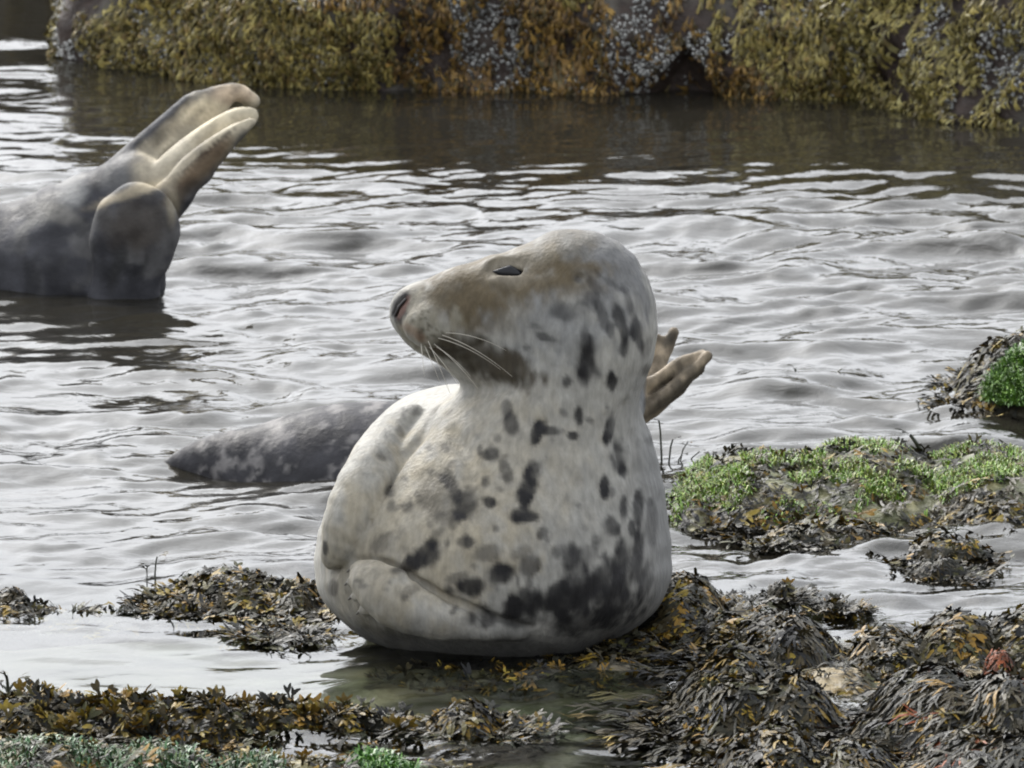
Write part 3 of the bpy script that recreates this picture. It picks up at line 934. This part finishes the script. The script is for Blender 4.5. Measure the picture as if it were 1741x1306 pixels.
# ------------------------------------------------------------------ dark mottled seal lying in the water behind
def back_seal(P):
    d = chain(P, [(-0.490, 1.24, -0.010), (-0.42, 1.22, 0.0), (-0.33, 1.21, -0.02), (-0.22, 1.22, -0.055), (-0.10, 1.26, -0.10), (0.0, 1.42, -0.22)],
              [0.006, 0.038, 0.080, 0.140, 0.165, 0.14], 0.07)
    return d
V, Q, N = surface_nets(back_seal, (-0.60, 0.98, -0.40), (0.16, 1.62, 0.20), 0.006)
x, y, z = V.T
n1 = fbm(x * 26, y * 26, z * 40, oct=4, seed=140)
n2 = fbm((x + z) * 30, y * 30, (z - x) * 70, oct=3, seed=150)
C = np.tile(np.array((.040, .039, .043)), (len(V), 1)) * (1 + .4 * n1[:, None])
k = sstep(.12, .55, n2)[:, None] * .75
C = C * (1 - k) + np.array((.19, .18, .175)) * k
k = sstep(.25, .6, fbm(x * 35, y * 35, z * 35, oct=3, seed=170))[:, None] * .7
C = C * (1 - k) + np.array((.025, .024, .026)) * k
me = quads('body', V, Q); set_col(me, np.clip(C, .01, .8))
sb = empty('seal', (-0.3, 1.2, 0.0), 'dark mottled seal lying low in the water behind the pale spotted seal', 'seal')
link('body', me, M_wetfur, sb)

# ------------------------------------------------------------------ weed covered mounds
DENS = 3.8
HSUB = 0.014
def make_mound(label, bs, n_drape, n_up, flow=None, protos=WRACK, seed=1, ochre=.3, n_parts=24, rust=0.0, name='seaweed_mound',
               cat='seaweed', group=None, rock=True, rockcol=((.05, .047, .035), (.16, .135, .09)), green=0, green_fn=None, lift=.007, scale=(.5, .95), up_scale=(.35, .7), zmin=-0.012, floor=-0.004, rough=.25, parts_min=0):
    rs = random.Random(seed)
    bw = bumps_world(bs)
    hf = lambda X, Y: mound_h(bw, X, Y, seed, rough)
    x0 = min(b[0] - b[2] for b in bw) - .03; x1 = max(b[0] + b[2] for b in bw) + .03
    y0 = min(b[1] - b[3] for b in bw) - .03; y1 = max(b[1] + b[3] for b in bw) + .03
    cx, cy = np.mean([b[0] for b in bw]), np.mean([b[1] for b in bw])
    root = empty(name, (cx, cy, -0.02), label, cat, group)
    gx = np.arange(x0, x1, .011); gy = np.arange(y0, y1, .013)
    X, Y = np.meshgrid(gx, gy, indexing='ij'); Z = hf(X, Y)
    Qd = grid_quads(len(gx), len(gy))
    keep = (Z.ravel()[Qd] > -0.09).any(1)
    Vv = np.stack([X, Y, np.maximum(Z, -0.10)], -1).reshape(-1, 3)
    Qd = Qd[keep]
    us = np.unique(Qd); mp_ = np.full(len(Vv), -1); mp_[us] = np.arange(len(us))
    Vv = Vv[us]; Qd = mp_[Qd]
    me = quads('rock', Vv, Qd)
    kk = sstep(-.1, .6, fbm(Vv[:, 0] * 22, Vv[:, 1] * 16, oct=3, seed=seed + 5))[:, None]
    set_col(me, np.array(rockcol[0]) * (1 - kk) + np.array(rockcol[1]) * kk)
    link('rock', me, M_rock, root)
    def spots(n, zlim):
        q = rs.choices(bw, weights=[q[2] * q[3] for q in bw], k=n * 3)
        r = [math.sqrt(rs.random()) for _ in q]; t = [rs.uniform(0, 6.283) for _ in q]
        X = np.array([b[0] + b[2] * a * math.cos(c) for b, a, c in zip(q, r, t)])
        Y = np.array([b[1] + b[3] * a * math.sin(c) for b, a, c in zip(q, r, t)])
        Z = hf(X, Y)
        return [(X[k], Y[k], Z[k], q[k]) for k in range(len(q)) if Z[k] > zlim][:n]
    jobs = []
    for px_, py_, zc, b in spots(int(n_drape * DENS), zmin):
        if green_fn is not None and rs.random() < green_fn(px_, py_, zc):
            continue
        if flow is None:
            ang = math.atan2((py_ - b[1]) / b[3] ** 2, (px_ - b[0]) / b[2] ** 2) + rs.gauss(0, 1.1)
        else:
            ang = flow(px_, py_) + rs.gauss(0, .45)
        jobs.append((rs.choice(protos), px_, py_, ang, rs.uniform(*scale), rs.uniform(.001, lift), rs.uniform(-.3, .6)))
    items = drape_all(jobs, hf, rs, ochre, floor, rust)
    for px_, py_, zc, b in spots(int(n_up * 1.6), zmin - .006):
        items.append(upright(rs.choice(SMALL), zc, px_, py_, rs.uniform(0, 6.28), rs.uniform(*up_scale), rs.uniform(.1, 1.1), rs, ochre + .12))
    # the fronds that show largest stay single, the rest form one tangle
    rs.shuffle(items)
    items.sort(key=lambda it: -float(np.ptp(it[0][:, 0]) * (np.ptp(it[0][:, 2]) + .2 * np.ptp(it[0][:, 1])) + .02 * it[0][:, 2].mean()))
    for it in items[:n_parts]:
        link('frond', join_tris('frond', [it]), M_weed, root)
    if len(items) > n_parts:
        link('tangled_fronds', join_tris('tangled_fronds', items[n_parts:]), M_weed, root, kind='stuff')
    return root, hf, bw

def green_tufts(root, hf, pts, n, seed, length=(.008, .022), w=.0011, cols=((.09, .20, .02), (.17, .30, .035), (.05, .12, .03)), name='green_algae', zoff=0.0, zlow=-.012, patchy=-.25):
    """short fine green blades over a patch"""
    rs = np.random.default_rng(seed)
    P = []
    for (px, py, rx, ry) in pts:
        c = atZ(px, py, .02)
        m = int(n / len(pts))
        r = np.sqrt(rs.random(m)); t = rs.uniform(0, 6.283, m)
        P.append(np.stack([c[0] + rx * r * np.cos(t), c[1] + ry * r * np.sin(t)], 1))
    P = np.concatenate(P)
    keep = fbm(P[:, 0] * 20, P[:, 1] * 12, oct=2, seed=seed) > patchy
    P = P[keep]
    z = hf(P[:, 0], P[:, 1])
    P, z = P[z > zlow], z[z > zlow] + zoff
    m = len(P)
    az = rs.uniform(0, 6.283, m); ln = rs.uniform(*length, m); lean = rs.uniform(.3, 1.35, m)
    d = np.stack([np.cos(az) * np.sin(lean), np.sin(az) * np.sin(lean), np.cos(lean)], 1)
    sdv = np.stack([-np.sin(az), np.cos(az), np.zeros(m)], 1)
    b = np.concatenate([P, z[:, None] - .002], 1)
    a0, a1 = b - sdv * w, b + sdv * w
    mid = b + d * ln[:, None] * .55 + np.array((0, 0, .002))
    tip = b + d * ln[:, None] - np.array((0, 0, 1)) * (ln * .25)[:, None]
    m0, m1 = mid - sdv * w * 1.1, mid + sdv * w * 1.1
    V = np.stack([a0, a1, m0, m1, tip], 1).reshape(-1, 3)
    k = np.arange(m) * 5
    F = np.concatenate([np.stack([k, k + 1, k + 3], 1), np.stack([k, k + 3, k + 2], 1), np.stack([k + 2, k + 3, k + 4], 1)])
    cols = np.array(cols); ci = cols[rs.integers(0, len(cols), m)] * rs.uniform(.7, 1.25, m)[:, None]
    me = quads(name, V, F); set_col(me, np.repeat(ci, 5, 0))
    return link(name, me, M_green, root, kind='stuff')

# flat weed and rock in the middle distance, right
gmid = lambda x, y, z: .90 if y > atZ(1400, 893)[1] + .05 * math.sin(x * 23) else .0
r1, h1, b1 = make_mound('weedy rock with a bright green algae top in midstream beside the spotted seal',
    [(1290, 850, 175, .26, .060), (1480, 845, 230, .28, .066), (1700, 850, 220, .30, .066), (1180, 875, 60, .14, .035), (1610, 945, 110, .07, .020), (1400, 915, 160, .1, .03)],
    1250, 260, seed=21, ochre=.35, n_parts=40, green_fn=gmid, rockcol=((.07, .075, .03), (.22, .20, .10)), name='weedy_rock', cat='rock',
    flow=lambda x, y: -1.35 + .5 * math.sin(x * 9))
green_tufts(r1, h1, [(1180, 830, .10, .10), (1300, 800, .14, .16), (1460, 800, .17, .15), (1640, 800, .2, .14), (1230, 850, .13, .10), (1400, 855, .16, .10), (1700, 825, .14, .12), (1580, 840, .12, .1)], 22000, 22, cols=((.13, .26, .02), (.19, .31, .03), (.09, .16, .025), (.25, .30, .05), (.14, .13, .05)), w=.0008, zoff=.003, patchy=-.1)
r2, h2, b2 = make_mound('dark weed-hung boulder with a green flank standing alone in the stream',
    [(1725, 672, 115, .22, .075), (1850, 660, 170, .35, .10), (1660, 690, 60, .1, .03)], 900, 200, seed=31, n_parts=16, name='weedy_boulder', cat='rock', rockcol=((.018, .017, .012), (.04, .036, .022)),
    green_fn=lambda x, y, z: .9 if y < atZ(1700, 672)[1] and x > atZ(1670, 672)[0] else 0)
green_tufts(r2, h2, [(1735, 692, .06, .13), (1790, 690, .08, .18), (1860, 690, .1, .2)], 20000, 32, cols=((.08, .18, .02), (.13, .24, .035), (.06, .12, .03)), zoff=.015, zlow=.004, patchy=-2)
make_mound('small drowned fringe of weed lying off the tapered end of the low mound',
    [(50, 1035, 105, .07, .002), (160, 1036, 60, .06, .002), (15, 1015, 50, .05, .006)], 60, 40, seed=41, n_parts=10, zmin=-.03, ochre=.35, floor=-.02)
make_mound('low dark weed mound touching the spotted seal on the side its nose points to',
    [(400, 1022, 150, .13, .040), (500, 1030, 70, .12, .034), (300, 1035, 70, .09, .024), (480, 1080, 100, .06, .010)], 300, 130, seed=51, n_parts=24, ochre=.35)
make_mound('long ridge of short dark weed between the bright shallows and the green algae',
    [(60, 1225, 110, .11, .040), (200, 1232, 130, .11, .038), (340, 1240, 120, .12, .036), (470, 1232, 110, .09, .034), (600, 1235, 90, .07, .028), (690, 1240, 60, .06, .022)], 460, 620, seed=61, n_parts=40, ochre=.42, scale=(.5, .95), up_scale=(.5, 1.05))
make_mound('separate clump of dark weed at the end of the long ridge',
    [(800, 1243, 85, .08, .036), (870, 1248, 45, .06, .026)], 130, 70, seed=66, n_parts=14, ochre=.3, scale=(.5, .95))
make_mound('sparse orange-brown weed under thin water in front of the spotted seal',
    [(760, 1140, 150, .08, .003), (930, 1150, 170, .10, .004), (1040, 1130, 110, .10, .012), (880, 1108, 200, .05, .006)], 45, 50, seed=71, n_parts=16, ochre=.6, zmin=-.02, scale=(.4, .8), floor=-.012)
make_mound('weed heap pressed against the spotted seal on the side away from its nose',
    [(1150, 1055, 110, .20, .052), (1060, 1100, 110, .12, .025), (1230, 1090, 90, .14, .036)], 330, 110, seed=81, n_parts=30, ochre=.32, flow=lambda x, y: -1.1 + .6 * math.sin(x * 14))
make_mound('domed mound of combed black weed next to the heap by the seal',
    [(1330, 1112, 115, .13, .056), (1270, 1125, 90, .12, .034)], 260, 60, seed=86, n_parts=24, protos=STRAP + WRACK, ochre=.18, flow=lambda x, y: -1.9 + 2.2 * (x - .33) * 3)
make_mound('wide weed bank with yellow tips between the running stream and the barnacle rock',
    [(1510, 1120, 90, .14, .044), (1620, 1118, 110, .13, .060), (1750, 1118, 120, .13, .060)], 330, 110, seed=91, n_parts=30, ochre=.42, flow=lambda x, y: -1.2 + .7 * math.sin(x * 12))
rp_, hp_, bp_ = make_mound('pale barnacle-crusted rock strip showing between two weed banks',
    [(1400, 1165, 190, .11, .016), (1610, 1160, 160, .09, .016), (1240, 1170, 60, .06, .012)], 45, 40, seed=96, n_parts=8, ochre=.5, name='barnacle_rock', cat='rock', rockcol=((.22, .17, .09), (.55, .46, .30)), rough=.4)
make_mound('shaggy dark weed mound with yellow-green tips rising beside the pale barnacle rock',
    [(1240, 1215, 125, .17, .068), (1330, 1225, 110, .14, .058), (1170, 1235, 70, .12, .03)], 360, 90, seed=101, n_parts=34, protos=STRAP + WRACK, ochre=.22, flow=lambda x, y: -2.2 + 3.2 * (x - .28))
make_mound('tangled clump of black and olive weed in front of the shaggy yellow-tipped mound',
    [(1320, 1305, 125, .19, .055), (1440, 1315, 110, .16, .04)], 300, 90, seed=106, n_parts=30, protos=STRAP + WRACK, ochre=.25, flow=lambda x, y: -1.6 + 2.5 * (x - .36))
make_mound('high mound of long combed black weed with a rust-red patch on top',
    [(1590, 1245, 140, .17, .082), (1710, 1255, 120, .17, .084), (1490, 1265, 60, .12, .04), (1680, 1310, 170, .15, .045)], 520, 60, seed=111, n_parts=44, protos=STRAP, ochre=.12, flow=lambda x, y: -2.4 + 3.4 * (x - .56), rust=.03)
rr, hr, br = make_mound('rust-red weed tuft on the combed black mound', [(1700, 1215, 45, .07, .086)], 60, 40, seed=116, n_parts=8, ochre=.3, rust=.85, scale=(.4, .7))
rg, hg, bgw = make_mound('pale low rock with blue-green algae below the long weed ridge',
    [(80, 1300, 170, .13, .020), (260, 1305, 150, .12, .016), (430, 1310, 120, .10, .012)], 60, 70, seed=121, n_parts=10, ochre=.5, name='algae_rock', cat='rock', rockcol=((.10, .095, .06), (.36, .31, .20)))
green_tufts(rg, hg, [(70, 1285, .09, .10), (220, 1285, .12, .12), (330, 1290, .10, .12), (420, 1300, .06, .10), (150, 1300, .12, .12)], 7000, 122, cols=((.04, .10, .04), (.07, .16, .06), (.10, .14, .05), (.05, .07, .03)), length=(.010, .028))
rg2, hg2, _ = make_mound('bright green algae hummock beside a yellowish rock hump',
    [(640, 1298, 85, .10, .014), (720, 1305, 50, .08, .008)], 6, 20, seed=126, n_parts=2, ochre=.5, name='algae_hummock', cat='algae', rockcol=((.07, .08, .03), (.16, .15, .07)))
green_tufts(rg2, hg2, [(630, 1292, .055, .09), (690, 1296, .05, .07)], 5200, 127, length=(.010, .026), cols=((.07, .18, .02), (.11, .24, .04), (.05, .13, .04)))
rg3, hg3, _ = make_mound('yellowish wet rock hump beside the bright green algae hummock',
    [(500, 1305, 70, .08, .014)], 8, 20, seed=131, n_parts=2, ochre=.7, name='wet_rock_hump', cat='rock', rockcol=((.16, .14, .06), (.42, .36, .2)))
# loose bits in the stream on the right
for i, (px, py, w_, d_, h_, lb) in enumerate([(1232, 1032, 45, .05, .022, 'orange-brown weed tuft in the stream just behind the weed heap'),
                                         (1325, 1012, 38, .035, .018, 'grey-green weed tuft alone in the stream below the green-topped rock'),
                                         (1425, 1032, 34, .03, .010, 'tiny flat dark weed scrap floating in the stream below the green-topped rock'),
                                         (1590, 975, 80, .05, .012, 'loose trailing weed off the edge of the green-topped rock')]):
    make_mound(lb, [(px, py, w_, d_, h_)], 36, 16, seed=140 + i, n_parts=5, name='weed_tuft', ochre=.5 if i == 0 else .15, scale=(.35, .7), zmin=-.02)

# single sprigs standing in the water
def sprig(label, px, py, stalks, seed, tipsize=1.0, name='weed_sprig', groundz=-.02):
    rs = random.Random(seed)
    c = atZ(px, py, 0)
    zb = min(groundz, float(bed_h(np.array([c[0]]), np.array([c[1]]))[0])) if groundz < 0 else groundz
    root = empty(name, (c[0], c[1], zb), label, 'seaweed')
    sc = FPX / np.dot(c - CAM, FW)
    for (dx, dy, th) in stalks:
        e = c + RT * dx / sc + np.array((0, rs.uniform(-.02, .02), 0)); e[2] = -dy / sc
        a = np.array((c[0] + rs.uniform(-.006, .006), c[1] + rs.uniform(-.006, .006), zb))
        mid = np.array((a[0] * .8 + e[0] * .2, a[1] * .6 + e[1] * .4, max(e[2] * .7, 0.0)))
        pts = [(1 - t) ** 2 * a + 2 * t * (1 - t) * mid + t * t * e for t in np.linspace(0, 1, 8)]
        tv, tf = tube(pts, .0022 * th, .0012 * th, 5)
        st = link('stalk', py_mesh('stalk', tv, tf), M_sprig, root)
        d = pts[-1] - pts[-2]
        it = upright(rs.choice(SMALL), pts[-1][2], pts[-1][0], pts[-1][1], math.atan2(d[1], d[0]), .5 * th * tipsize, rs.uniform(.3, .9), rs, .3)
        link('frond', join_tris('frond', [it]), M_weed, root)
    return root
M_sprig = principled('sprig_stalk', rough=.4, bump=0, var=.3, color=(.045, .05, .035))
sprig('thin forked weed stalks sticking out of the water beside the hind flippers', 1130, 782, [(-10, -70, 1), (14, -35, 1), (40, -28, .8), (60, -12, .8), (-25, -12, 1), (30, -10, .8)], 3, .8)
sprig('thin lone sprig standing in the water just behind the low weed mound', 255, 985, [(12, -38, .8), (-4, -22, .6)], 5, 1.3)
sprig('dark upright stalk standing on the green-topped rock', 1575, 815, [(-28, -78, 2.0), (-6, -52, 1.4), (2, -30, 1)], 7, .9, groundz=.03)
sprig('bent twig of weed trailing in the white current', 1362, 640, [(-10, -14, 1.4), (70, -10, 1), (110, 10, 1), (40, 6, .8)], 9, .7)
sprig('small dark weed stub on the far side of the green-topped rock', 1500, 790, [(0, -30, 1.6), (40, -36, 1), (6, -18, 1.2)], 11, .8, groundz=.03)
sprig('short upright sprig at the end of the long weed ridge farthest from the seal', 12, 1195, [(0, -50, 1.4), (14, -34, 1.2), (-8, -24, 1.2)], 13, 1.1)

# ------------------------------------------------------------------ far ledges, hung with wrack
def make_ledge(name, label, path, zt, seed, n_fr, pal, notches=(), barn=900, clump=.5, hang=(.4, .8), cov=-.5, cracks=(), s_from=.02):
    """path: polyline of the foot in plan (left to right, face towards the camera)"""
    rs = random.Random(seed)
    path = np.array(path, float)
    seg = np.linalg.norm(np.diff(path, axis=0), axis=1); cum = np.concatenate([[0], np.cumsum(seg)])
    Ltot = cum[-1]
    notches = [(float(np.interp(n_[0], path[3:, 0], cum[3:])),) + tuple(n_[1:]) for n_ in notches]      # given by their x
    def foot(s):
        return np.stack([np.interp(s, cum, path[:, 0]), np.interp(s, cum, path[:, 1])], -1)
    def nrm(s):
        d = foot(np.minimum(s + .04, Ltot)) - foot(np.maximum(s - .04, 0))
        d /= np.linalg.norm(d, axis=-1)[..., None] + 1e-9
        return np.stack([d[..., 1], -d[..., 0]], -1)          # towards the camera (-y) for a left-to-right run
    def face(s, z):
        """point on the ledge skin; z above zt runs back over the top"""
        over = np.maximum(z - zt, 0)
        zz = np.minimum(z, zt) + .12 * over
        inset = .05 * np.clip(z / zt, 0, 1) ** 3 + over
        bulge = .035 * fbm(s * 4, z * 6, oct=3, seed=seed) + .014 * fbm(s * 22, z * 16, oct=3, seed=seed + 9)
        for (s0, z0, w, h, dep) in notches:
            tri = np.clip(1 - np.abs(s - s0) / (w * np.clip(1 - (z - 0) / h, .05, 1)), 0, 1) * (z < h)
            bulge = bulge - dep * sstep(0, .5, tri)
        for (s0, w, dep) in cracks:
            bulge = bulge - dep * np.exp(-((s - s0 - .012 * np.sin(z * 30)) / w) ** 2)
        p, n = foot(s), nrm(s)
        q = p + n * (bulge - inset)[..., None]
        return np.concatenate([q, (zz + .02 * fbm(s * 7, z * 7, oct=2, seed=seed + 4) * sstep(.03, .1, z))[..., None]], -1)
    sv = np.arange(0, Ltot, .013); zv = np.concatenate([np.arange(-.5, 0, .05), np.arange(0, zt, .012), zt + np.array([0, .015, .04, .08, .15, .3, .6, 1.2, 2.5])])
    Sg, Zg = np.meshgrid(sv, zv, indexing='ij')
    P = face(Sg, Zg)
    me = quads('rock', P.reshape(-1, 3), grid_quads(len(sv), len(zv)))
    kk = sstep(-.2, .7, fbm(Sg.ravel() * 18, Zg.ravel() * 14, oct=4, seed=seed + 2))[:, None]
    set_col(me, np.array((.045, .032, .026)) * (1 - kk) + np.array((.10, .09, .075)) * kk)
    root = empty(name, (path[:, 0].mean(), path[:, 1].mean(), 0), label, 'rock')
    link('rock', me, M_rock, root)
    nr = np.random.default_rng(seed)
    def spots(n, zhi):
        s = nr.uniform(s_from, Ltot - .02, n); z = nr.uniform(.004, zhi, n)
        ok = np.ones(n, bool)
        for (s0, z0, w, h, dep) in notches:
            ok &= ~((z < h) & (np.abs(s - s0) < w * np.maximum(1 - z / h, .05) * .95) & (nr.random(n) < .95))
        return s, z, ok
    s, z, ok = spots(n_fr, zt + .10)
    cv = fbm(s * 9, z * 5, oct=3, seed=seed + 12) * .75 + .55 * fbm(s * 42, z * 26, oct=2, seed=seed + 13)
    ok &= cv > cov + .5 * nr.random(n_fr)
    s, z = s[ok], z[ok]
    reg = .5 + .5 * fbm(s * 3.3, z * 3, oct=2, seed=seed + 30)
    P_c = np.array([pal(0, 0, float(q), rs) for q in reg])
    hold = nr.integers(0, len(TINY), len(s))
    items = []
    for k, (V, T, F) in enumerate(TINY):
        m = np.flatnonzero(hold == k)
        n = len(m)
        if not n:
            continue
        scl = nr.uniform(*hang, n)[:, None]
        u, v, w = V[None, :, 0] * scl, V[None, :, 1] * scl, V[None, :, 2] * scl
        ang = nr.normal(0, .45, n)[:, None]
        S2 = s[m][:, None] + v * np.cos(ang) + u * np.sin(ang)
        Z2 = np.maximum(z[m][:, None] - (u * np.cos(ang) - v * np.sin(ang)), -.01)
        q = face(S2, Z2)
        off = w * 1.5 + nr.uniform(.002, .016, n)[:, None] + .010 * np.sin(T * 3)[None] * scl + nr.uniform(-.6, .6, n)[:, None] * v
        q[..., :2] += nrm(np.repeat(s[m][:, None], V.shape[0], 1)) * off[..., None]
        C = .85 * P_c[m][:, None, :] * (nr.uniform(.45, 1.35, n)[:, None] * (0.75 + .5 * T)[None])[..., None]
        FF = (F[None] + (np.arange(n) * len(V))[:, None, None]).reshape(-1, 3)
        items.append((q.reshape(-1, 3), FF, C.reshape(-1, 3)))
    link('hanging_wrack', join_tris('hanging_wrack', items), M_hang, root, kind='stuff')
    if barn:       # barnacles: little pale cones on the bare rock
        s, z, ok = spots(barn * 3, zt)
        ok &= fbm(s * 10, z * 10, oct=3, seed=seed + 50) > .12
        s, z = s[ok][:barn], z[ok][:barn]
        n = len(s)
        c = face(s, z); nn = nrm(s); n3 = np.concatenate([nn, np.full((n, 1), .1)], 1)
        a = np.cross(n3, (0, 0, 1.0)); a /= np.linalg.norm(a, axis=1)[:, None]; b = np.cross(n3, a)
        r = nr.uniform(.0018, .0042, n)[:, None]
        lift_ = nr.uniform(.002, .012, n)[:, None]
        ring = [c + r * (math.cos(t) * a + math.sin(t) * b) + n3 * lift_ for t in np.arange(5) * 1.2566]
        V = np.stack(ring + [c + n3 * (r * .8 + .003 + lift_)], 1).reshape(-1, 3)
        F = np.array([(k, (k + 1) % 5, 5) for k in range(5)])
        FF = (F[None] + (np.arange(n) * 6)[:, None, None]).reshape(-1, 3)
        C = np.repeat(np.array((.42, .42, .40)) * nr.uniform(.35, 1.2, n)[:, None], 6, 0)
        link('barnacles', join_tris('barnacles', [(V, FF, C)], False), M_barn, root, kind='stuff')
    return root

def pal_left(t, z, reg, rs):
    a = rs.random()
    if reg < .45:
        return rs.choice([(.20, .12, .035), (.26, .16, .04), (.12, .07, .025), (.09, .07, .03)])
    return rs.choice([(.28, .22, .06), (.22, .18, .06), (.30, .25, .08), (.12, .10, .04), (.20, .14, .045)])
def pal_right(t, z, reg, rs):
    return rs.choice([(.32, .27, .085), (.28, .235, .07), (.36, .32, .13), (.22, .18, .055), (.14, .11, .045), (.30, .24, .07)])

a = atZ(128, 105)[:2]; b_ = atZ(450, 152)[:2]; c_ = atZ(800, 158)[:2]; d_ = atZ(1180, 162)[:2]; e_ = atZ(1418, 168)[:2]
nl = e_[0]
make_ledge('rock_ledge', 'long weed-hung rock ledge with rusty brown wrack and a dark hollow at its foot',
           [(a[0] + .10, a[1] + 1.8), (a[0] - .02, a[1] + .5), a, b_, c_, d_, e_, (e_[0] + .15, e_[1] + .12)], .205, 201, 34000, pal_left,
           notches=[(atZ(1165, 160)[0], 0, .070, .110, .05)], barn=5200, s_from=1.2)
f_ = atZ(1432, 172)[:2]; g_ = atZ(1560, 192)[:2]; h_ = atZ(1741, 218)[:2]
make_ledge('rock_ledge', 'yellow weed-covered rock block jutting out from the end of the long ledge',
           [(f_[0] - .01, f_[1] + .5), (f_[0], f_[1]), g_, h_, (h_[0] + .4, h_[1] - .12), (h_[0] + 1.2, h_[1] - .1), (h_[0] + 2.0, h_[1] + .3)], .24, 231, 36000, pal_right, barn=5200)
make_ledge('rock_ledge', 'dark distant rock ledge behind the open end of the channel',
           [(-4.0, 7.6), (-2.4, 7.0), (-1.2, 6.9), (-.3, 7.1), (.6, 7.4)], .36, 261, 1600, lambda t, z, r, rs: rs.choice([(.05, .045, .02), (.09, .07, .03), (.03, .03, .02)]), barn=0, hang=(1.5, 3))
